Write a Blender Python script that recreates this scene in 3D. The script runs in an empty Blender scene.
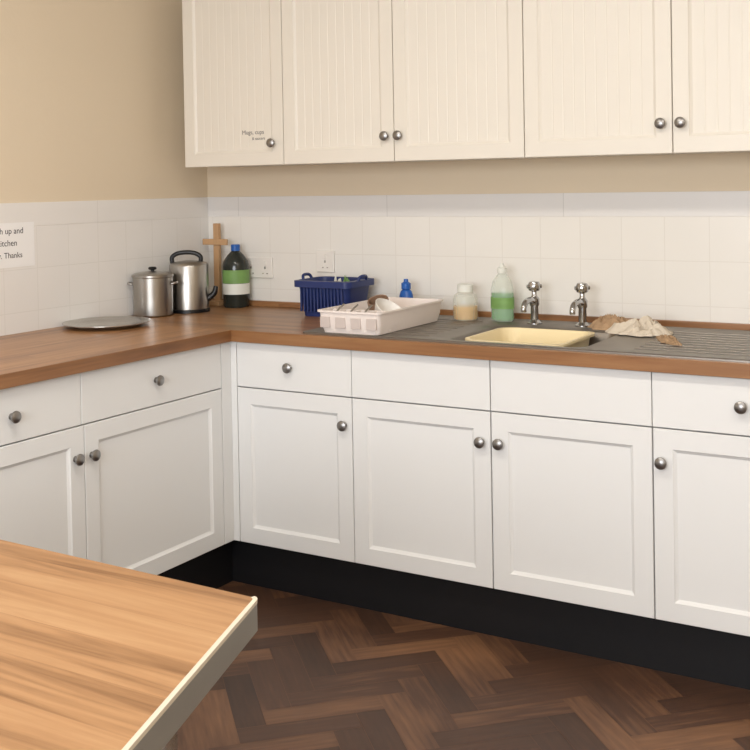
import bpy, bmesh, math, random
from mathutils import Vector, Matrix, noise
random.seed(4)
S=bpy.context.scene
S.view_settings.view_transform='Standard'
S.view_settings.look='None'

# ---------------------------------------------------------------- materials
def srgb(r,g,b):
    def c(v):
        v/=255.0
        return v/12.92 if v<=.04045 else ((v+.055)/1.055)**2.4
    return (c(r),c(g),c(b),1)
def newmat(name):
    m=bpy.data.materials.new(name); m.use_nodes=True
    nt=m.node_tree; b=nt.nodes['Principled BSDF']
    return m,nt,b
def mat(name,rgb,rough=.5,metal=0,var=.05,scale=8,bump=0,bscale=60,trans=0,ior=1.45,coat=0,alpha=1):
    m,nt,b=newmat(name)
    tc=nt.nodes.new('ShaderNodeTexCoord')
    n=nt.nodes.new('ShaderNodeTexNoise'); n.inputs['Scale'].default_value=scale; n.inputs['Detail'].default_value=4
    nt.links.new(tc.outputs['Object'],n.inputs['Vector'])
    mx=nt.nodes.new('ShaderNodeMix'); mx.data_type='RGBA'
    c=srgb(*rgb)
    mx.inputs[6].default_value=tuple(max(0,v*(1-var)) for v in c[:3])+(1,)
    mx.inputs[7].default_value=tuple(min(1,v*(1+var)) for v in c[:3])+(1,)
    nt.links.new(n.outputs['Fac'],mx.inputs[0]); nt.links.new(mx.outputs[2],b.inputs['Base Color'])
    b.inputs['Roughness'].default_value=rough; b.inputs['Metallic'].default_value=metal
    b.inputs['Transmission Weight'].default_value=trans; b.inputs['IOR'].default_value=ior
    b.inputs['Coat Weight'].default_value=coat; b.inputs['Alpha'].default_value=alpha
    if bump:
        n2=nt.nodes.new('ShaderNodeTexNoise'); n2.inputs['Scale'].default_value=bscale
        nt.links.new(tc.outputs['Object'],n2.inputs['Vector'])
        bp=nt.nodes.new('ShaderNodeBump'); bp.inputs['Strength'].default_value=bump; bp.inputs['Distance'].default_value=.01
        nt.links.new(n2.outputs['Fac'],bp.inputs['Height']); nt.links.new(bp.outputs['Normal'],b.inputs['Normal'])
    return m
def wood(name,dark,mid,light,axis='x',rough=.35,stave=.05,slen=.7,contrast=.35):
    """laminated stave wood; axis = grain direction in object space"""
    m,nt,b=newmat(name); N=nt.nodes.new; L=nt.links.new
    tc=N('ShaderNodeTexCoord'); mp=N('ShaderNodeMapping')
    if axis=='y': mp.inputs['Rotation'].default_value=(0,0,math.pi/2)
    L(tc.outputs['Object'],mp.inputs['Vector'])
    br=N('ShaderNodeTexBrick'); br.inputs['Scale'].default_value=1
    br.inputs['Brick Width'].default_value=slen; br.inputs['Row Height'].default_value=stave
    br.inputs['Mortar Size'].default_value=.0006; br.inputs['Mortar Smooth'].default_value=.3
    br.inputs['Color1'].default_value=(0,0,0,1); br.inputs['Color2'].default_value=(1,1,1,1); br.inputs['Mortar'].default_value=(.3,.3,.3,1)
    L(mp.outputs[0],br.inputs['Vector'])
    st=N('ShaderNodeMapping'); st.inputs['Scale'].default_value=(1.6,28,28)
    L(mp.outputs[0],st.inputs['Vector'])
    ad=N('ShaderNodeVectorMath'); ad.operation='MULTIPLY_ADD'
    L(br.outputs['Color'],ad.inputs[0]); ad.inputs[1].default_value=(3,7,5) if contrast else (0,0,0); L(st.outputs[0],ad.inputs[2])
    n=N('ShaderNodeTexNoise'); n.inputs['Scale'].default_value=1; n.inputs['Detail'].default_value=6; n.inputs['Roughness'].default_value=.6; n.inputs['Distortion'].default_value=.6
    L(ad.outputs[0],n.inputs['Vector'])
    mul=N('ShaderNodeMath'); mul.operation='MULTIPLY_ADD'; mul.inputs[1].default_value=contrast; mul.inputs[2].default_value=.1 if not contrast else 0; L(br.outputs['Color'],mul.inputs[0])
    mm=N('ShaderNodeMath'); mm.operation='MULTIPLY_ADD'; mm.inputs[1].default_value=1.0; L(n.outputs['Fac'],mm.inputs[0])
    L(mul.outputs[0],mm.inputs[2])
    r=N('ShaderNodeValToRGB'); e=r.color_ramp.elements
    e[0].position=.35; e[0].color=srgb(*dark); e[1].position=.95; e[1].color=srgb(*light)
    k=r.color_ramp.elements.new(.6); k.color=srgb(*mid)
    L(mm.outputs[0],r.inputs[0]); L(r.outputs[0],b.inputs['Base Color'])
    b.inputs['Roughness'].default_value=rough
    return m
def tiles(name,rgb,rgb2,grout,w,h,rough=.22,swap=False,off=(0,0,0)):
    m,nt,b=newmat(name); N=nt.nodes.new; L=nt.links.new
    tc=N('ShaderNodeTexCoord'); sep=N('ShaderNodeSeparateXYZ'); cb=N('ShaderNodeCombineXYZ')
    mp=N('ShaderNodeMapping'); mp.inputs['Location'].default_value=off
    L(tc.outputs['Object'],mp.inputs[0]); L(mp.outputs[0],sep.inputs[0])
    L(sep.outputs['Y' if swap else 'X'],cb.inputs[0]); L(sep.outputs['Z'],cb.inputs[1])
    br=N('ShaderNodeTexBrick'); br.offset=0; br.inputs['Scale'].default_value=1
    br.inputs['Brick Width'].default_value=w; br.inputs['Row Height'].default_value=h
    br.inputs['Mortar Size'].default_value=.002; br.inputs['Mortar Smooth'].default_value=.4
    br.inputs['Color1'].default_value=srgb(*rgb); br.inputs['Color2'].default_value=srgb(*rgb2); br.inputs['Mortar'].default_value=srgb(*grout)
    L(cb.outputs[0],br.inputs['Vector']); L(br.outputs['Color'],b.inputs['Base Color'])
    bp=N('ShaderNodeBump'); bp.invert=True; bp.inputs['Strength'].default_value=.15; bp.inputs['Distance'].default_value=.001
    L(br.outputs['Fac'],bp.inputs['Height']); L(bp.outputs[0],b.inputs['Normal'])
    b.inputs['Roughness'].default_value=rough
    return m

M_wall=mat('beige_paint',(222,207,183),.8,var=.02,scale=2,bump=.05)
M_ceil=mat('ceiling_paint',(240,239,236),.9,var=.01)
M_cab=mat('white_cabinet_paint',(227,227,226),.38,var=.012,scale=3)
M_cabU=mat('cream_cabinet_paint',(228,222,211),.4,var=.012,scale=3)
M_inner=mat('carcass_white',(205,203,198),.6,var=.02)
M_plinth=mat('black_plinth',(9,9,14),.6,var=.1)
M_knob=mat('pewter',(150,148,146),.34,1,var=.1,scale=40)
M_steel=mat('brushed_steel',(172,168,162),.3,1,var=.08,scale=25)
M_sink=mat('worn_sink_steel',(146,140,133),.4,1,var=.14,scale=14)
M_chrome=mat('chrome',(180,180,180),.15,1,var=.03)
M_black=mat('black_plastic',(18,18,20),.35)
M_tileB=tiles('white_tiles',(233,230,224),(231,228,222),(224,220,213),.15,.15,off=(0,0,.065))
M_tileL=tiles('white_tiles_side',(232,230,227),(230,228,225),(223,221,217),.15,.15,swap=True,off=(0,0,.065))
M_tileT=tiles('border_tiles',(226,224,222),(224,222,220),(207,205,203),.725,.2,rough=.4,off=(.46,0,.12))
M_tileTL=tiles('border_tiles_side',(231,229,226),(230,228,225),(220,217,214),.725,.2,rough=.4,swap=True,off=(.2,0,.12))
M_wtL=wood('worktop_wood_side',(124,84,51),(162,116,75),(188,145,101),'y',.33,.045,.5,.2)
M_wtB=wood('worktop_wood',(112,76,47),(150,107,70),(178,136,94),'x',.33,.045,.5,.2)
M_lipL=wood('worktop_lipping_side',(104,68,40),(138,95,59),(164,121,80),'y',.4,3,9,0)
M_lipB=wood('worktop_lipping',(104,68,40),(138,95,59),(164,121,80),'x',.4,3,9,0)
M_tab=wood('table_wood',(130,92,58),(176,133,92),(204,165,123),'x',.4,.1,1.6,.26)
M_edge=mat('table_edge_band',(152,150,144),.4,.3,var=.1)
M_edgeL=mat('table_edge_trim',(218,208,190),.45,var=.03)
M_pine=mat('pale_wood',(190,152,112),.6,var=.12,scale=30)
M_white=mat('white_plastic',(232,228,222),.4,var=.02)
M_rack=mat('offwhite_plastic',(236,226,220),.45,var=.03)
M_blue=mat('dark_blue_plastic',(38,52,104),.4,var=.1)
M_blueB=mat('blue_plastic',(34,92,172),.3,var=.06)
M_cream=mat('cream_plastic',(238,220,176),.42,var=.02)
M_green=mat('green_soap',(50,150,62),.15,var=.1)
M_clear=mat('clear_plastic',(225,232,220),.12,var=.01,alpha=.32)
M_orange=mat('amber_soap',(226,172,76),.2,var=.06)
M_dark=mat('dark_liquid',(42,46,42),.15,var=.1)
M_label=mat('green_label',(118,156,88),.5,var=.25,scale=30)
M_labelW=mat('white_label',(225,226,218),.5,var=.05)
M_cloth=mat('cloth',(210,198,180),.9,var=.14,scale=25,bump=.3,bscale=300)
M_cloth2=mat('brown_cloth',(172,142,110),.9,var=.3,scale=22,bump=.3,bscale=300)
M_paper=mat('paper',(240,240,240),.8,var=.01)
M_ink=mat('ink',(50,50,58),.7)
M_inkf=mat('faded_ink',(120,114,110),.7)
M_grey=mat('grey_plate',(186,182,176),.25,.8,var=.08)
M_frame=mat('window_frame_paint',(235,233,228),.4)
M_mug=mat('mug_glaze',(140,112,92),.3,var=.1)

# ---------------------------------------------------------------- helpers
def empty(name):
    e=bpy.data.objects.new(name,None); S.collection.objects.link(e); e.empty_display_size=.05; return e
def finish(bm,name,m,parent=None,smooth=False,bevel=0,seg=2,angle=35):
    bmesh.ops.recalc_face_normals(bm,faces=bm.faces)
    me=bpy.data.meshes.new(name); bm.to_mesh(me); bm.free()
    for mm in (m if isinstance(m,(list,tuple)) else [m]): me.materials.append(mm)
    o=bpy.data.objects.new(name,me); S.collection.objects.link(o)
    if parent: o.parent=parent
    if bevel:
        md=o.modifiers.new('bevel','BEVEL'); md.width=bevel; md.segments=seg; md.limit_method='ANGLE'; md.angle_limit=math.radians(40)
    if smooth:
        for p in me.polygons: p.use_smooth=True
        try: me.set_sharp_from_angle(angle=math.radians(angle))
        except Exception: pass
    return o
def addbox(bm,lo,hi):
    vs=[bm.verts.new((x,y,z)) for x in (lo[0],hi[0]) for y in (lo[1],hi[1]) for z in (lo[2],hi[2])]
    for f in [(0,1,3,2),(4,6,7,5),(0,4,5,1),(2,3,7,6),(0,2,6,4),(1,5,7,3)]:
        bm.faces.new([vs[i] for i in f])
    return vs
def boxes(name,lst,m,parent=None,bevel=0,xf=None):
    bm=bmesh.new()
    for lo,hi in lst: addbox(bm,lo,hi)
    if xf: bmesh.ops.transform(bm,matrix=xf,verts=bm.verts)
    return finish(bm,name,m,parent,bevel=bevel)
def lathe(name,prof,m,parent=None,loc=(0,0,0),rot=None,seg=40,cap=True,scale=(1,1,1),angle=35):
    bm=bmesh.new(); rings=[]
    for r,z in prof:
        if r<=1e-6: rings.append([bm.verts.new((0,0,z))])
        else: rings.append([bm.verts.new((r*math.cos(2*math.pi*i/seg),r*math.sin(2*math.pi*i/seg),z)) for i in range(seg)])
    for a,b in zip(rings,rings[1:]):
        for i in range(seg):
            j=(i+1)%seg
            if len(a)==1 and len(b)==1: continue
            if len(a)==1: bm.faces.new([a[0],b[i],b[j]])
            elif len(b)==1: bm.faces.new([a[i],a[j],b[0]])
            else: bm.faces.new([a[i],a[j],b[j],b[i]])
    if cap:
        for r in (rings[0],rings[-1]):
            if len(r)>2: bm.faces.new(r)
    M=Matrix.Translation(loc)@(rot if rot else Matrix.Identity(4))@Matrix.Diagonal((*scale,1))
    bmesh.ops.transform(bm,matrix=M,verts=bm.verts)
    return finish(bm,name,m,parent,smooth=True,angle=angle)
def tube(name,pts,r,m,parent=None,seg=12,closed=False,sub=6):
    P=[Vector(p) for p in pts]; n=len(P); out=[]
    if sub>1 and n>2:
        rng=range(n if closed else n-1)
        for i in rng:
            g=lambda k:(P[k%n] if closed else P[max(0,min(n-1,k))])
            p0,p1,p2,p3=g(i-1),g(i),g(i+1),g(i+2)
            for s in range(sub):
                t=s/sub
                out.append(.5*((2*p1)+(-p0+p2)*t+(2*p0-5*p1+4*p2-p3)*t*t+(-p0+3*p1-3*p2+p3)*t**3))
        if not closed: out.append(P[-1])
    else: out=P
    bm=bmesh.new(); rings=[]; N=len(out); up=None
    for i,p in enumerate(out):
        t=(out[(i+1)%N]-out[i-1]) if closed else (out[min(i+1,N-1)]-out[max(i-1,0)])
        t.normalize()
        if up is None:
            up=Vector((0,0,1)) if abs(t.z)<.9 else Vector((1,0,0))
        a=t.cross(up); a.normalize(); b=a.cross(t); up=b
        rr=r(i/(N-1)) if callable(r) else r
        rings.append([bm.verts.new(p+rr*(math.cos(2*math.pi*k/seg)*a+math.sin(2*math.pi*k/seg)*b)) for k in range(seg)])
    for i in range(N if closed else N-1):
        A,B=rings[i],rings[(i+1)%N]
        for k in range(seg): bm.faces.new([A[k],A[(k+1)%seg],B[(k+1)%seg],B[k]])
    if not closed: bm.faces.new(rings[0]); bm.faces.new(rings[-1])
    return finish(bm,name,m,parent,smooth=True)
def rrect(cx,cy,hx,hy,r,z,n=6):
    pts=[]
    for sx,sy,a0 in [(1,1,0),(-1,1,90),(-1,-1,180),(1,-1,270)]:
        for i in range(n+1):
            a=math.radians(a0+90*i/n)
            pts.append((cx+sx*(hx-r)+r*math.cos(a),cy+sy*(hy-r)+r*math.sin(a),z))
    return pts
def loft(name,loops,m,parent=None,capA=True,capB=True,bevel=0,angle=35,xf=None):
    bm=bmesh.new(); R=[[bm.verts.new(p) for p in l] for l in loops]; n=len(R[0])
    for a,b in zip(R,R[1:]):
        for i in range(n): bm.faces.new([a[i],a[(i+1)%n],b[(i+1)%n],b[i]])
    if capA: bm.faces.new(R[0])
    if capB: bm.faces.new(R[-1])
    if xf: bmesh.ops.transform(bm,matrix=xf,verts=bm.verts)
    return finish(bm,name,m,parent,smooth=True,bevel=bevel,angle=angle)
def text(name,body,size,loc,rot,m,parent):
    c=bpy.data.curves.new(name,'FONT'); c.body=body; c.size=size; c.extrude=.0003
    c.materials.append(m); o=bpy.data.objects.new(name,c); S.collection.objects.link(o)
    o.location=loc; o.rotation_euler=rot; o.parent=parent; return o

# orientation frames: local (u right, v up, w outwards)
def frameB(y0): return Matrix(((1,0,0,0),(0,0,-1,y0),(0,1,0,0),(0,0,0,1)))      # faces -y
def frameL(x0): return Matrix(((0,0,1,x0),(1,0,0,0),(0,1,0,0),(0,0,0,1)))       # faces +x

def shaker(name,u0,u1,v0,v1,fr,m,parent,fw=.055,th=.02,rec=.008,bead=False):
    bm=bmesh.new()
    def ring(d,w): return [bm.verts.new(p) for p in [(u0+d,v0+d,w),(u1-d,v0+d,w),(u1-d,v1-d,w),(u0+d,v1-d,w)]]
    R=[ring(0,-th),ring(0,-.0015),ring(.0015,0),ring(fw,0),ring(fw+.003,-.0035),ring(fw+.010,-rec)]
    for a,b in zip(R,R[1:]):
        for i in range(4): bm.faces.new([a[i],a[(i+1)%4],b[(i+1)%4],b[i]])
    bm.faces.new(R[0])
    a=fw+.010
    if not bead: bm.faces.new(R[-1])
    else:
        x0,x1=u0+a,u1-a; n=round((x1-x0)/.036); pw=(x1-x0)/n; xs=[(x0,-rec)]
        for i in range(1,n):
            c=x0+i*pw; xs+=[(c-.003,-rec),(c-.001,-rec-.0008),(c+.001,-rec-.0008),(c+.003,-rec)]
        xs.append((x1,-rec))
        lo=[bm.verts.new((x,v0+a,w)) for x,w in xs]; hi=[bm.verts.new((x,v1-a,w)) for x,w in xs]
        for i in range(len(xs)-1): bm.faces.new([lo[i],lo[i+1],hi[i+1],hi[i]])
    bmesh.ops.transform(bm,matrix=fr,verts=bm.verts)
    return finish(bm,name,m,parent)
def slab(name,u0,u1,v0,v1,fr,m,parent,th=.02):
    return boxes(name,[((u0,v0,-th),(u1,v1,0))],m,parent,bevel=.002,xf=fr)
def knob(name,u,v,fr,parent):
    M=fr@Matrix.Translation((u,v,0))
    prof=[(.0,0),(.0095,0),(.0095,.002),(.0065,.004),(.0065,.009),(.009,.011),(.0155,.014),(.0175,.018),(.0165,.022),(.011,.0255),(.004,.027),(0,.0272)]
    o=lathe(name,prof,M_knob,parent,seg=28)
    o.data.transform(M); return o

# ---------------------------------------------------------------- room shell
XL,YB,XR,YF,ZC=-.63,.66,3.9,-4.7,2.75
T=.12
boxes('wall_left',[((XL-T,YF-T,-.02),(XL,YB+T,ZC))],M_wall)
boxes('wall_back',[((XL,YB,-.02),(XR,YB+T,ZC))],M_wall)
boxes('wall_right',[((XR,YF-T,-.02),(XR+T,YB+T,ZC))],M_wall)
wx0,wx1,wz0,wz1=.6,3.2,.95,2.35
boxes('wall_front',[((XL,YF-T,-.02),(wx0,YF,ZC)),((wx1,YF-T,-.02),(XR,YF,ZC)),((wx0,YF-T,-.02),(wx1,YF,wz0)),((wx0,YF-T,wz1),(wx1,YF,ZC))],M_wall)
boxes('ceiling',[((XL-T,YF-T,ZC),(XR+T,YB+T,ZC+.1))],M_ceil)
# window
w=empty('window_1')
b=.05; fl=[((wx0,YF-.09,wz0),(wx1,YF-.03,wz0+b)),((wx0,YF-.09,wz1-b),(wx1,YF-.03,wz1))]
for i in range(4):
    x=wx0+(wx1-wx0-b)*i/3; fl.append(((x,YF-.09,wz0+b),(x+b,YF-.03,wz1-b)))
boxes('frame',fl,M_frame,w,bevel=.004)
boxes('sill',[((wx0-.04,YF-.02,wz0-.03),(wx1+.04,YF+.08,wz0))],M_frame,w,bevel=.004)

# herringbone parquet floor : one mesh, one block = one quad island with its own tone
def parquet():
    W_,L_=.08,.32; bm=bmesh.new(); col=bm.loops.layers.float_color.new('tone'); uv=bm.loops.layers.uv.new('uv')
    c45=math.sqrt(.5); g=.0005
    for j in range(-16,17):
        for k in range(-70,71):
            ox,oy=k*W_+j*L_, k*W_-j*L_
            for h in (0,1):
                if h==0: x0,y0,x1,y1=ox,oy,ox+L_,oy+W_
                else: x0,y0,x1,y1=ox,oy+W_,ox+W_,oy+W_+L_
                cx,cy=(x0+x1)/2,(y0+y1)/2
                wx,wy=(cx-cy)*c45+1.6,(cx+cy)*c45-2.0
                if not(XL-.2<wx<XR+.2 and YF-.2<wy<YB+.2): continue
                q=[(x0+g,y0+g),(x1-g,y0+g),(x1-g,y1-g),(x0+g,y1-g)]
                vs=[bm.verts.new(((x-y)*c45+1.6,(x+y)*c45-2.0,0)) for x,y in q]
                f=bm.faces.new(vs); t=random.random(); t2=random.random()
                uvs=[(0,0),(L_,0),(L_,W_),(0,W_)] if h==0 else [(0,0),(0,W_),(L_,W_),(L_,0)]
                for lp,u in zip(f.loops,uvs):
                    lp[col]=(t,t2,h,1); lp[uv].uv=(u[0]+t*9,u[1]+t2*9)
    for co,no in [((XL,0,0),(-1,0,0)),((XR,0,0),(1,0,0)),((0,YB,0),(0,1,0)),((0,YF,0),(0,-1,0))]:
        bmesh.ops.bisect_plane(bm,geom=bm.verts[:]+bm.edges[:]+bm.faces[:],plane_co=co,plane_no=no,clear_outer=True)
    # sub-floor slab filling the joints
    n0=len(bm.faces)
    vs=addbox(bm,(XL,YF,-.06),(XR,YB,-.0012))
    m,nt,b_=newmat('parquet'); N=nt.nodes.new; L=nt.links.new
    at=N('ShaderNodeVertexColor'); at.layer_name='tone'; sp=N('ShaderNodeSeparateColor'); L(at.outputs[0],sp.inputs[0])
    uvn=N('ShaderNodeUVMap'); uvn.uv_map='uv'; mp=N('ShaderNodeMapping'); mp.inputs['Scale'].default_value=(6,70,1); L(uvn.outputs[0],mp.inputs[0])
    n=N('ShaderNodeTexNoise'); n.inputs['Scale'].default_value=1; n.inputs['Detail'].default_value=5; L(mp.outputs[0],n.inputs['Vector'])
    tc=N('ShaderNodeTexCoord'); n2=N('ShaderNodeTexNoise'); n2.inputs['Scale'].default_value=1.7; L(tc.outputs['Object'],n2.inputs['Vector'])
    a1=N('ShaderNodeMath'); a1.operation='MULTIPLY_ADD'; L(sp.outputs[0],a1.inputs[0]); a1.inputs[1].default_value=.34
    a2=N('ShaderNodeMath'); a2.operation='MULTIPLY_ADD'; L(n.outputs['Fac'],a2.inputs[0]); a2.inputs[1].default_value=.4
    a3=N('ShaderNodeMath'); a3.operation='MULTIPLY'; L(n2.outputs['Fac'],a3.inputs[0]); a3.inputs[1].default_value=.55
    L(a3.outputs[0],a2.inputs[2]); L(a2.outputs[0],a1.inputs[2])
    r=N('ShaderNodeValToRGB'); e=r.color_ramp.elements
    e[0].position=.38; e[0].color=srgb(54,37,28); e[1].position=.98; e[1].color=srgb(134,96,67)
    k=e.new(.68); k.color=srgb(80,54,39)
    L(a1.outputs[0],r.inputs[0]); L(r.outputs[0],b_.inputs['Base Color']); b_.inputs['Roughness'].default_value=.5
    dk=mat('floor_joint',(44,30,22),.8)
    bm.faces.ensure_lookup_table()
    for f in bm.faces[n0:]: f.material_index=1
    finish(bm,'floor',[m,dk])
parquet()

# ---------------------------------------------------------------- cabinets
ZB,ZS,ZT=.168,.7125,.873; TOP=.913
FB=frameB(0); FL=frameL(0)
boxes('baseboard_plinth_back',[((-.05,.05,0),(2.5,.065,ZB-.006))],M_plinth)
boxes('baseboard_plinth_left',[((-.065,-2.2,0),(-.05,.05,ZB-.006))],M_plinth)
boxes('baseboard_right',[((XR-.015,YF,0),(XR,YB,.1))],M_frame,bevel=.003)
# back run
def baseB(x0,seams,drawers,knobs,dknobs,post=False):
    e=empty('base_cabinet'); x1=seams[-1]; zt=ZT-.002; zl=ZB-.005; a_,b_=x0,x1-.001; t=.018
    boxes('carcass',[((a_,.021,zl),(a_+t,.64,zt)),((b_-t,.021,zl),(b_,.64,zt)),((a_+t,.021,zl),(b_-t,.64,zl+t)),((a_+t,.63,zl+t),(b_-t,.64,zt)),((a_+t,.021,zt-.13),(b_-t,.036,zt))],M_inner,e)
    for i,(a,b_) in enumerate(zip([x0 if not post else .027]+seams[:-1],seams)):
        shaker('door_%d'%(i+1),a+.0015,b_-.0015,ZB,ZS-.002,FB,M_cab,e)
    for i,(a,b_) in enumerate(drawers): slab('drawer_front_%d'%(i+1),a+.0012,b_-.0012,ZS+.002,ZT-.004,FB,M_cab,e)
    if post: boxes('corner_post',[((0.0005,0,ZB),(.0255,.02,ZT-.003))],M_cab,e,bevel=.001)
    for i,(u,v) in enumerate(knobs+dknobs): knob('knob_%d'%(i+1),u,v,FB,e)
    return e
baseB(0,[.5,.999],[(.027,.5),(.5,.999)],[(.470,.620),(.968,.617)],[(.253,.795)],post=True)
baseB(1.0,[1.5],[(1.0,1.5)],[(1.030,.618)],[])
baseB(1.501,[2.0,2.5],[(1.5,2.0),(2.0,2.5)],[(1.528,.617),(2.46,.614)],[(1.748,.793),(2.25,.79)])
# left run
def baseL(y1,y0,doors,drawers,knobs,post=False):
    e=empty('base_cabinet')
    boxes('carcass',[((-.62,y0+.001,ZB-.005),(-.021,(y1 if not post else .02),ZT-.002))],M_inner,e)
    for i,(a,b_) in enumerate(doors): shaker('door_%d'%(i+1),a+.0015,b_-.0015,ZB,ZS-.002,FL,M_cab,e)
    for i,(a,b_) in enumerate(drawers): slab('drawer_front_%d'%(i+1),a+.0012,b_-.0012,ZS+.002,ZT-.004,FL,M_cab,e)
    if post: boxes('corner_post',[((-.02,-.05,ZB),(0,.0195,ZT-.003))],M_cab,e,bevel=.001)
    for i,(u,v) in enumerate(knobs): knob('knob_%d'%(i+1),u,v,FL,e)
baseL(0,-.71,[(-.70,-.052)],[(-.71,-.052)],[(-.673,.617),(-.385,.795)],post=True)
baseL(-.711,-1.21,[(-1.21,-.70)],[(-1.21,-.71)],[(-.738,.618),(-.971,.788)])
baseL(-1.211,-2.2,[(-1.705,-1.21),(-2.2,-1.705)],[(-1.705,-1.21),(-2.2,-1.705)],[(-1.66,.617),(-1.75,.617),(-1.457,.79),(-1.95,.79)])

# wall cabinets
UY,UZ0,UZ1=.36,1.492,2.24
FU=frameB(UY)
def wallcab(x0,x1,seams,knobs,name='wall_cabinet'):
    e=empty(name)
    boxes('carcass',[((x0+.0005,UY+.021,UZ0+.002),(x1-.0005,YB-.001,UZ1))],M_cabU,e,bevel=.001)
    s=[x0]+seams+[x1]
    for i,(a,b_) in enumerate(zip(s,s[1:])):
        shaker('door_%d'%(i+1),a+.0015,b_-.0015,UZ0,UZ1,FU,M_cabU,e,bead=True,fw=.05)
    for i,(u,v) in enumerate(knobs): knob('knob_%d'%(i+1),u,v,FU,e)
    return e
wc=wallcab(-.497,-.012,[],[(-.060,1.575)])
text('marker_note','Mugs, cups',.024,(-.213,UY+.0075,1.612),(math.pi/2,0,0),M_inkf,wc)
text('marker_note_line','& saucers',.016,(-.165,UY+.0075,1.59),(math.pi/2,0,0),M_inkf,wc)
wallcab(-.012,.970,[.470],[(.438,1.583),(.493,1.583)])
wallcab(.970,1.962,[1.466],[(1.432,1.585),(1.494,1.585)])
wallcab(1.962,2.46,[],[(2.0,1.583)])

# ---------------------------------------------------------------- worktops, tiles
e=empty('worktop')
boxes('side_run',[((XL+.001,-2.2,ZT),(.0195,-.02,TOP))],M_wtL,e)
boxes('side_lipping',[((.0196,-2.2,ZT),(.0225,-.0225,TOP-.0006))],M_lipL,e,bevel=.001)
boxes('main_lipping',[((.0196,-.0225,ZT),(2.5,-.0196,TOP-.0006))],M_lipB,e,bevel=.001)
ox0,ox1,oy0,oy1=.815,1.285,.045,.425
def ring_slab(name,m,parent):
    bm=bmesh.new(); O=[(XL+.001,-.0195),(2.5,-.0195),(2.5,YB-.001),(XL+.001,YB-.001)]; I=[(ox0,oy0),(ox1,oy0),(ox1,oy1),(ox0,oy1)]
    V={}
    for k,z_ in (('b',ZT),('t',TOP)):
        V['O'+k]=[bm.verts.new((*p,z_)) for p in O]; V['I'+k]=[bm.verts.new((*p,z_)) for p in I]
    for i in range(4):
        j=(i+1)%4
        for k in 'bt': bm.faces.new([V['O'+k][i],V['O'+k][j],V['I'+k][j],V['I'+k][i]])
        for k in 'OI': bm.faces.new([V[k+'b'][i],V[k+'b'][j],V[k+'t'][j],V[k+'t'][i]])
    return finish(bm,name,m,parent)
ring_slab('main_run',M_wtB,e)
boxes('trim_upstand',[((XL+.007,YB-.022,TOP+.0002),(2.5,YB-.0065,TOP+.022))],M_wtB,bevel=.002)
boxes('trim_tiles_back',[((XL,YB-.006,TOP+.0003),(2.9,YB-.0002,1.285))],M_tileB)
boxes('trim_tiles_left',[((XL+.0002,-2.4,TOP+.0003),(XL+.006,YB-.006,1.285))],M_tileL)
boxes('trim_border_tiles_back',[((XL,YB-.007,1.285),(2.9,YB-.0002,1.3685))],M_tileT,bevel=.001)
boxes('trim_border_tiles_left',[((XL+.0002,-2.4,1.285),(XL+.007,YB-.007,1.3685))],M_tileTL,bevel=.001)

# ---------------------------------------------------------------- inset steel sink
sk=empty('stainless_steel_sink'); z=TOP+.0003
sx0,sx1,sy0,sy1=.30,1.98,.000,.60
cx,cy=(sx0+sx1)/2,(sy0+sy1)/2; hx,hy=(sx1-sx0)/2,(sy1-sy0)/2
bx,by=(ox0+ox1)/2,(oy0+oy1)/2; bhx,bhy=(ox1-ox0)/2-.004,(oy1-oy0)/2-.004
loft('top_and_bowl',[rrect(cx,cy,hx,hy,.02,z),rrect(cx,cy,hx,hy,.02,z+.005),rrect(cx,cy,hx-.004,hy-.004,.018,z+.007),rrect(cx,cy,hx-.012,hy-.012,.016,z+.007),rrect(cx,cy,hx-.018,hy-.018,.014,z+.0035),
  rrect(bx,by,bhx,bhy,.05,z+.0035),rrect(bx,by,bhx-.006,bhy-.006,.046,z-.003),rrect(bx,by,bhx-.014,bhy-.014,.045,z-.15),rrect(bx,by,bhx-.05,bhy-.05,.03,z-.17)],M_sink,sk,capA=False,angle=50)
ribs=[]
for i in range(9):
    y=.10+i*.05
    ribs.append(((.36,y-.004,z+.003),(.74,y+.004,z+.0058)))
    ribs.append(((1.42,y-.004,z+.003),(1.90,y+.004,z+.0058)))
boxes('drainer_ribs',ribs,M_sink,sk,bevel=.0013)
SZ=z+.0059; SF=z+.0036
# taps
def tap(x,y):
    e=empty('pillar_tap')
    lathe('body',[(0,0),(.026,0),(.026,.004),(.02,.008),(.014,.014),(.0135,.06),(.017,.066),(.0175,.088),(.012,.094),(.009,.10),(.009,.112),(.019,.116),(.021,.122),(.021,.138),(.017,.146),(0,.149)],M_chrome,e,(x,y,SF),seg=32)
    tube('spout',[(x,y,SF+.075),(x,y-.035,SF+.086),(x,y-.075,SF+.082),(x,y-.092,SF+.066),(x,y-.094,SF+.05)],lambda t:.0115-.002*t,M_chrome,e)
    for k in range(4):
        a=math.pi/4+k*math.pi/2
        tube('handle_arm_%d'%(k+1),[(x,y,SF+.13),(x+.026*math.cos(a),y+.026*math.sin(a),SF+.13)],.007,M_chrome,e,sub=1)
tap(.930,.52); tap(1.105,.52)
# washing-up bowl standing in the sink
def rr(d,zz,r=.05): return rrect(1.035,.235,.170-d,.168-d,r,zz)
loft('washing_up_bowl',[rr(.035,z-.1695),rr(.012,z-.006),rr(.0,z-.004),rr(.0,z+.004),rr(.012,z+.004),rr(.016,z-.004),rr(.038,z-.125),rr(.055,z-.13,.03)],M_cream,None,angle=50)

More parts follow.
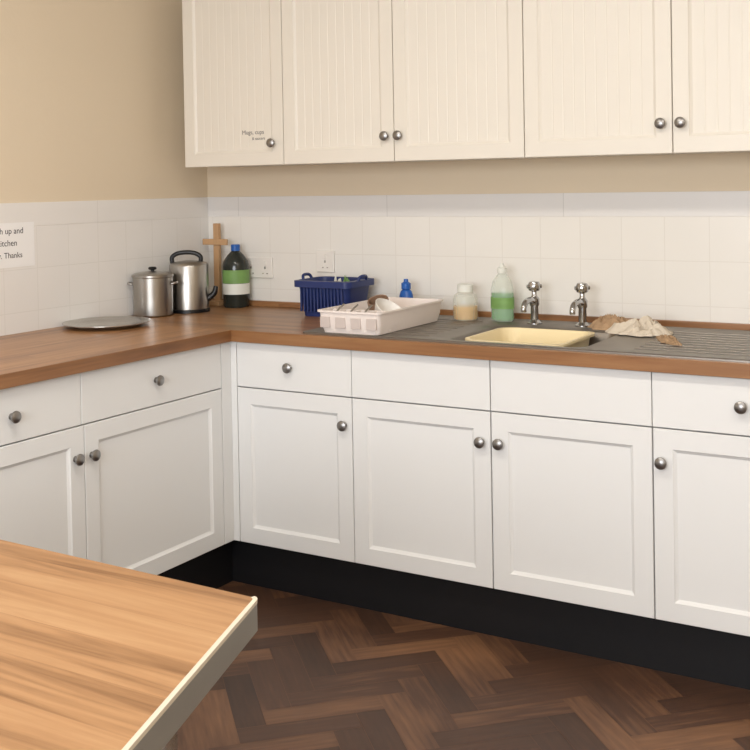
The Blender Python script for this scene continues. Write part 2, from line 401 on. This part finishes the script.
# ---------------------------------------------------------------- table
tb=empty('kitchen_table'); TZ=.75; TH=.05
poly=[(.60,-1.642),(1.362,-1.655),(1.629,-2.45),(.34,-2.45)]
def roundpoly(poly,r,z,inset=0,n=6):
    out=[]
    P=[Vector(p) for p in poly]; k=len(P)
    for i in range(k):
        a,b_,d=P[i-1],P[i],P[(i+1)%k]
        u=(a-b_).normalized(); v=(d-b_).normalized()
        bis=(u+v).normalized(); ang=u.angle(v)/2
        q=b_+bis*(inset/math.sin(ang)); rr_=max(r-inset,.001)
        s=q+u*(rr_/math.tan(ang)); t_=q+v*(rr_/math.tan(ang))
        for j in range(n+1):
            t=j/n; out.append(tuple(s*(1-t)**2+q*2*t*(1-t)+t_*t*t)+(z,))
    return out
loft('top_board',[roundpoly(poly,.02,TZ-TH+.003,.003),roundpoly(poly,.02,TZ-.001,.003),roundpoly(poly,.02,TZ,.004)],M_tab,tb,angle=20)
loft('edge_band',[roundpoly(poly,.02,TZ-TH,.004),roundpoly(poly,.02,TZ-TH,.0),roundpoly(poly,.02,TZ-.003,.0),roundpoly(poly,.02,TZ-.003,.0035)],M_edge,tb,capA=True,capB=False,angle=20)
# pale lipping along the right-hand edge only
bm=bmesh.new(); A=roundpoly(poly,.02,0,-.0006); B=roundpoly(poly,.02,0,.007); idx=list(range(8,17))
rows=[[bm.verts.new((src[i][0],src[i][1],zz)) for i in idx] for src,zz in ((B,TZ-.004),(B,TZ+.0006),(A,TZ+.0004),(A,TZ-.006))]
for a,b_ in zip(rows,rows[1:]):
    for i in range(len(idx)-1): bm.faces.new([a[i],a[i+1],b_[i+1],b_[i]])
finish(bm,'edge_lipping',M_edgeL,tb)
for i,(x,y) in enumerate([(.70,-1.76),(1.26,-1.77),(1.46,-2.34),(.50,-2.34)]):
    lathe('leg_%d'%(i+1),[(0,0),(.02,0),(.022,.006),(.022,.012),(.019,.016),(.019,TZ-TH-.002),(.045,TZ-TH-.001),(.045,TZ-TH),(0,TZ-TH)],M_grey,tb,(x,y,0),seg=24)
boxes('under_frame',[((.70,-1.775,.64),(1.26,-1.755,.69)),((.50,-2.35,.64),(1.46,-2.33,.69))],M_grey,tb)

# ---------------------------------------------------------------- things on the worktop
Z=TOP+.0003
lathe('serving_tray',[(0,0),(.11,0),(.125,.004),(.15,.014),(.157,.015),(.157,.018),(.149,.018),(.124,.008),(.11,.004),(0,.004)],M_grey,None,(-.470,-.12,Z),seg=64)
# lidded saucepan
p=empty('lidded_saucepan'); c=(-.540,.205,Z)
lathe('pan_body',[(0,0),(.07,0),(.077,.006),(.078,.15),(.081,.153),(.081,.157),(.075,.157),(.074,.01),(0,.01)],M_steel,p,c,seg=48)
lathe('lid',[(.081,.1575),(.081,.161),(.07,.167),(.03,.173),(.008,.174)],M_steel,p,c,seg=48)
lathe('lid_knob',[(.008,.172),(.007,.178),(.015,.181),(.017,.186),(.012,.191),(0,.192)],M_black,p,c,seg=32)
for s in (-1,1):
    dx,dy=.858*s,.513*s
    tube('side_handle_%d'%(1 if s<0 else 2),[(c[0]+.076*dx-.02*dy,c[1]+.076*dy+.02*dx,Z+.125),(c[0]+.092*dx-.016*dy,c[1]+.092*dy+.016*dx,Z+.128),(c[0]+.092*dx+.016*dy,c[1]+.092*dy-.016*dx,Z+.128),(c[0]+.076*dx+.02*dy,c[1]+.076*dy-.02*dx,Z+.125)],.0045,M_steel,p)
# kettle with black handle
p=empty('lidded_kettle'); c=(-.498,.372,Z)
lathe('kettle_body',[(0,0),(.072,0),(.078,.007),(.078,.185),(.076,.19),(.07,.196),(.05,.202),(.02,.206),(0,.207)],M_steel,p,c,seg=48)
lathe('base_ring',[(.0785,.0),(.081,.0),(.081,.012),(.0785,.014)],M_black,p,c,seg=48,cap=False)
tube('handle',[(c[0]-.055,c[1]-.035,Z+.195),(c[0]-.055,c[1]-.035,Z+.22),(c[0]-.03,c[1]-.02,Z+.236),(c[0]+.015,c[1]+.01,Z+.236),(c[0]+.04,c[1]+.025,Z+.22),(c[0]+.04,c[1]+.025,Z+.195)],.009,M_black,p)
tube('spout',[(c[0]+.065,c[1]+.035,Z+.05),(c[0]+.088,c[1]+.048,Z+.072),(c[0]+.095,c[1]+.052,Z+.10)],lambda t:.014-.005*t,M_black,p)
# wooden cross on a foot
p=empty('wooden_cross'); x,y=-.535,.6
boxes('upright',[((x-.014,y-.009,Z+.02),(x+.014,y+.009,Z+.345))],M_pine,p,bevel=.002)
boxes('crossbar',[((x-.065,y-.018,Z+.255),(x+.065,y-.009,Z+.28))],M_pine,p,bevel=.002)
boxes('foot',[((x-.045,y-.035,Z),(x+.03,y+.035,Z+.02))],M_pine,p,bevel=.003)
# soft drink bottle
p=empty('drink_bottle'); c=(-.425,.583,Z)
lathe('bottle',[(0,0),(.05,0),(.055,.008),(.055,.17),(.051,.19),(.034,.215),(.017,.232),(.0155,.245),(0,.245)],M_dark,p,c)
lathe('label',[(.0557,.10),(.0562,.10),(.0562,.155),(.0557,.155)],M_label,p,c,cap=False)
lathe('label_band',[(.0557,.055),(.0562,.055),(.0562,.099),(.0557,.099)],M_labelW,p,c,cap=False)
lathe('cap',[(.0155,.232),(.019,.233),(.019,.256),(.016,.259),(0,.259)],M_blueB,p,c)
# sockets
def socket(name,x0,x1,z0,z1,n):
    p=empty(name); yb=YB-.0062
    boxes('plate',[((x0,yb-.009,z0),(x1,yb,z1))],M_white,p,bevel=.003)
    for i in range(n):
        cx_=x0+(x1-x0)*(i+.5)/n; zm=(z0+z1)/2
        boxes('switch_%d'%(i+1),[((cx_-.006,yb-.013,zm+.012),(cx_+.006,yb-.0085,zm+.03))],M_white,p,bevel=.001)
        boxes('pin_slots_%d'%(i+1),[((cx_-.003,yb-.0096,zm-.005),(cx_+.003,yb-.009,zm+.005)),((cx_-.014,yb-.0096,zm-.026),(cx_-.007,yb-.009,zm-.022)),((cx_+.007,yb-.0096,zm-.026),(cx_+.014,yb-.009,zm-.022))],M_grey,p)
socket('double_socket',-.43,-.285,1.03,1.116,2)
socket('fused_switch',-.065,.02,1.062,1.148,1)
# blue crate
p=empty('blue_plastic_basket'); bx_,by_=.115,.50
def br(d,zz,r=.03): return rrect(bx_,by_,.125-d,.10-d,r,zz)
loft('floor_tray',[br(.024,Z),br(.022,Z+.02),br(.026,Z+.02),br(.028,Z+.004)],M_blue,p,angle=50)
loft('wall',[br(.022,Z+.02),br(.008,Z+.12),br(.010,Z+.12),br(.024,Z+.02)],M_blue,p,capA=False,capB=False,angle=50)
loft('rim',[br(.008,Z+.11),br(-.004,Z+.112),br(-.004,Z+.136),br(.008,Z+.138),br(.012,Z+.12)],M_blue,p,capA=False,capB=False,angle=50)
rb=[]
for i in range(13):
    x=bx_-.092+i*.184/12; rb.append(((x-.003,by_-.096,Z+.02),(x+.003,by_-.085,Z+.11)))
boxes('front_ribs',rb,M_blue,p,bevel=.001)
for s in (-1,1):
    tube('carry_handle_%d'%(1 if s<0 else 2),[(bx_+s*.122,by_-.03,Z+.13),(bx_+s*.130,by_-.02,Z+.15),(bx_+s*.130,by_+.02,Z+.15),(bx_+s*.122,by_+.03,Z+.13)],.006,M_blue,p)

def crumple(name,c,rx,ry,h,m,parent=None,seed=0,n=44,rot=0):
    bm=bmesh.new(); g={}
    for i in range(n+1):
        for j in range(n+1):
            u,v=2*i/n-1,2*j/n-1
            # square -> disc
            x=u*math.sqrt(1-v*v/2); y=v*math.sqrt(1-u*u/2); r=math.hypot(x,y)
            a=math.atan2(y,x); ca,sa=math.cos(a),math.sin(a)
            k=1+.35*noise.noise(Vector((ca*1.4,sa*1.4,seed)))+.2*noise.noise(Vector((ca*4,sa*4,seed+1)))
            w1=noise.noise(Vector((x*1.6,y*1.6,seed+9)))
            fold=1-abs(math.sin((x*1.0+y*.6)*5.5+w1*6+seed))
            f=noise.noise(Vector((x*2.0,y*2.0,seed+3)))
            zz=h*max(.0,(1-r**2.2))*(.35+.55*f+.45*fold)+.004
            zz=max(.003,zz)
            px,py=x*rx*k,y*ry*k
            g[i,j]=bm.verts.new((c[0]+px*math.cos(rot)-py*math.sin(rot),c[1]+px*math.sin(rot)+py*math.cos(rot),c[2]+zz))
    for i in range(n):
        for j in range(n): bm.faces.new([g[i,j],g[i+1,j],g[i+1,j+1],g[i,j+1]])
    bmesh.ops.remove_doubles(bm,verts=bm.verts,dist=1e-6)
    r=bmesh.ops.extrude_face_region(bm,geom=bm.faces[:])
    for v in [q for q in r['geom'] if isinstance(q,bmesh.types.BMVert)]: v.co.z=c[2]
    return finish(bm,name,m,parent,smooth=True,angle=70)
crumple('blue_cloth_inside',(bx_,by_,Z+.022),.085,.06,.12,M_blue,p,seed=2)
crumple('white_cloth',(bx_+.03,by_-.02,Z+.10),.034,.026,.055,M_labelW,p,seed=5,n=20)
crumple('green_sponge',(bx_+.055,by_-.01,Z+.10),.03,.026,.06,M_label,p,seed=8,n=20)

# dish drainer
p=empty('dish_drainer'); x0,x1,y0,y1=.362,.602,.012,.465; h=.075
def dr(d,zz,r=.02): return rrect((x0+x1)/2,(y0+y1)/2,(x1-x0)/2-d,(y1-y0)/2-d,r,zz)
loft('tray',[dr(.012,SZ),dr(.004,SZ+.03),dr(.001,SZ+h-.008),dr(-.005,SZ+h-.006),dr(-.005,SZ+h),dr(.003,SZ+h),dr(.006,SZ+.03),dr(.016,SZ+.006)],M_rack,p,angle=50)
dv=[((x0+.008,y0+.085,SZ+.006),(x1-.008,y0+.089,SZ+h-.004))]
for i in range(1,4):
    x=x0+(x1-x0)*i/4; dv.append(((x-.002,y0+.008,SZ+.006),(x+.002,y0+.085,SZ+h-.004)))
boxes('cutlery_dividers',dv,M_rack,p,bevel=.001)
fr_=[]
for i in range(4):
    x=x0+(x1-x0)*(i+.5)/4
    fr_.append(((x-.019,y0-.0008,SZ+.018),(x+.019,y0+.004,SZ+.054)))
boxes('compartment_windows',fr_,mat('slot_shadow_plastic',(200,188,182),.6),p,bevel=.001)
rk=[]
for i in range(14):
    y=y0+.11+i*.025; 
    for xx in (x0+.05,x1-.05): rk.append(((xx-.003,y-.002,SZ+.006),(xx+.003,y+.002,SZ+.055)))
rk+=[((x0+.048,y0+.10,SZ+.052),(x0+.052,y1-.01,SZ+.056)),((x1-.052,y0+.10,SZ+.052),(x1-.048,y1-.01,SZ+.056))]
boxes('plate_rack',rk,M_rack,p,bevel=.001)
lathe('mug',[(0,.0),(.03,.0),(.036,.006),(.038,.075),(.036,.078),(.033,.076),(.032,.01),(0,.01)],M_mug,p,(x0+.10,y0+.26,SZ+.02),rot=Matrix.Rotation(math.radians(24),4,'X'),cap=False)
lathe('small_bowl',[(0,.0),(.03,.0),(.05,.02),(.062,.05),(.06,.051),(.047,.022),(.028,.006),(0,.006)],M_white,p,(x1-.085,y0+.18,SZ+.025),rot=Matrix.Rotation(math.radians(35),4,'Y'),cap=False)
for i in range(3):
    xx=x0+.03+i*.055
    tube('spoon_handle_%d'%(i+1),[(xx,y0+.03,SZ+.01),(xx+.01,y0+.05,SZ+.06),(xx+.02,y0+.09,SZ+.088)],.003,M_steel,p)

# blue washing-up liquid bottle
p=empty('blue_dispenser_bottle'); c=(.402,.55,SF)
lathe('bottle',[(0,0),(.024,0),(.027,.005),(.027,.075),(.022,.092),(.014,.1),(.014,.108),(0,.108)],M_blueB,p,c,scale=(1,.8,1))
lathe('cap',[(.0145,.1),(.018,.101),(.018,.122),(.009,.128),(.008,.138),(0,.139)],M_blueB,p,c)
lathe('label',[(.0273,.02),(.0278,.02),(.0278,.06),(.0273,.06)],M_labelW,p,c,cap=False,scale=(1,.8,1))
# soap jar
p=empty('soap_jar'); c=(.658,.53,SF)
lathe('jar',[(0,0),(.042,0),(.045,.005),(.045,.075),(.04,.09),(.026,.1),(.025,.112)],M_clear,p,c,cap=False)
lathe('liquid_soap',[(0,.002),(.04,.003),(.0435,.008),(.0435,.05),(0,.05)],M_orange,p,c)
lathe('lid',[(.0262,.1),(.029,.101),(.029,.126),(.026,.129),(0,.13)],M_labelW,p,c)
# green soap bottle
p=empty('washing_up_liquid_bottle'); c=(.795,.55,SF)
lathe('bottle',[(0,0),(.04,0),(.043,.006),(.043,.11),(.036,.14),(.022,.162),(.013,.17),(.013,.178)],M_clear,p,c,scale=(1,.7,1),cap=False)
lathe('liquid',[(0,.003),(.038,.004),(.0415,.008),(.0415,.10),(0,.10)],M_green,p,c,scale=(.98,.68,1))
lathe('label',[(.0435,.045),(.044,.045),(.044,.085),(.0435,.085)],M_label,p,c,cap=False,scale=(1,.72,1))
lathe('cap',[(.0135,.17),(.0165,.171),(.0165,.188),(.008,.193),(.007,.205),(0,.206)],M_labelW,p,c)
# cloths left in a loose bunch on the drainer side
crumple('dish_cloth',(1.225,.49,SF),.085,.045,.06,M_cloth2,seed=11)
crumple('dish_cloth',(1.345,.41,SF+.003),.10,.075,.055,M_cloth,seed=14)
crumple('dish_cloth',(1.475,.26,SZ),.085,.022,.022,M_cloth2,seed=21,rot=math.radians(-55))

# notice on the tiled wall
p=empty('paper_notice'); xw=XL+.0062
boxes('sheet',[((xw,-.61,1.145),(xw+.001,-.312,1.30))],M_paper,p)
r90=(math.pi/2,0,math.pi/2)
for i,(t,s) in enumerate([('Please wash up and',.030),('leave the kitchen',.030),('clean & tidy. Thanks',.028)]):
    text('line_%d'%(i+1),t,s,(xw+.0012,-.595,1.262-.042*i),r90,M_ink,p)

# ---------------------------------------------------------------- lights
def area(name,loc,rot,sx,sy,power,col,parent=None):
    l=bpy.data.lights.new(name,'AREA'); l.shape='RECTANGLE'; l.size=sx; l.size_y=sy; l.energy=power; l.color=col
    o=bpy.data.objects.new(name,l); S.collection.objects.link(o); o.location=loc; o.rotation_euler=rot
    if parent: o.parent=parent
    return o
dm=bpy.data.materials.new('light_diffuser'); dm.use_nodes=True
dm.node_tree.nodes['Principled BSDF'].inputs['Emission Color'].default_value=(1,.95,.88,1)
dm.node_tree.nodes['Principled BSDF'].inputs['Emission Strength'].default_value=1.5
for i,(x,y) in enumerate([(.9,-1.5),(2.6,-1.5)]):
    p=empty('ceiling_light')
    boxes('housing',[((x-.6,y-.16,ZC-.05),(x+.6,y+.16,ZC-.0005))],M_frame,p,bevel=.004)
    boxes('diffuser',[((x-.57,y-.13,ZC-.058),(x+.57,y+.13,ZC-.0501))],dm,p)
    area('lamp',(x,y,ZC-.07),(0,0,0),1.1,.24,(21,16)[i],(1,.92,.81),p)
area('window_daylight',((wx0+wx1)/2,YF-.15,(wz0+wz1)/2),(math.pi/2,0,0),wx1-wx0,wz1-wz0,138,(.93,.96,1))
wd=bpy.data.worlds.new('sky'); S.world=wd; wd.use_nodes=True
bg=wd.node_tree.nodes['Background']; bg.inputs[0].default_value=(.75,.85,1,1); bg.inputs[1].default_value=1.0

# ---------------------------------------------------------------- camera
yaw,pitch,roll,f,py=.5395,-.0178,-.0178,1116.77,203.5
F=Vector((-math.sin(yaw)*math.cos(pitch),math.cos(yaw)*math.cos(pitch),math.sin(pitch)))
R0=Vector((math.cos(yaw),math.sin(yaw),0)); U0=R0.cross(F)
R=R0*math.cos(roll)+U0*math.sin(roll); U=-R0*math.sin(roll)+U0*math.cos(roll)
cd=bpy.data.cameras.new('camera'); cam=bpy.data.objects.new('camera',cd); S.collection.objects.link(cam)
m=Matrix.Identity(4)
for i in range(3): m[i][0]=R[i]; m[i][1]=U[i]; m[i][2]=-F[i]
m[0][3],m[1][3],m[2][3]=2.4514,-3.0884,1.4137
cam.matrix_world=m
cd.sensor_width=36; cd.lens=f*36/750; cd.shift_y=(py-375)/750; cd.clip_start=.02
S.camera=cam
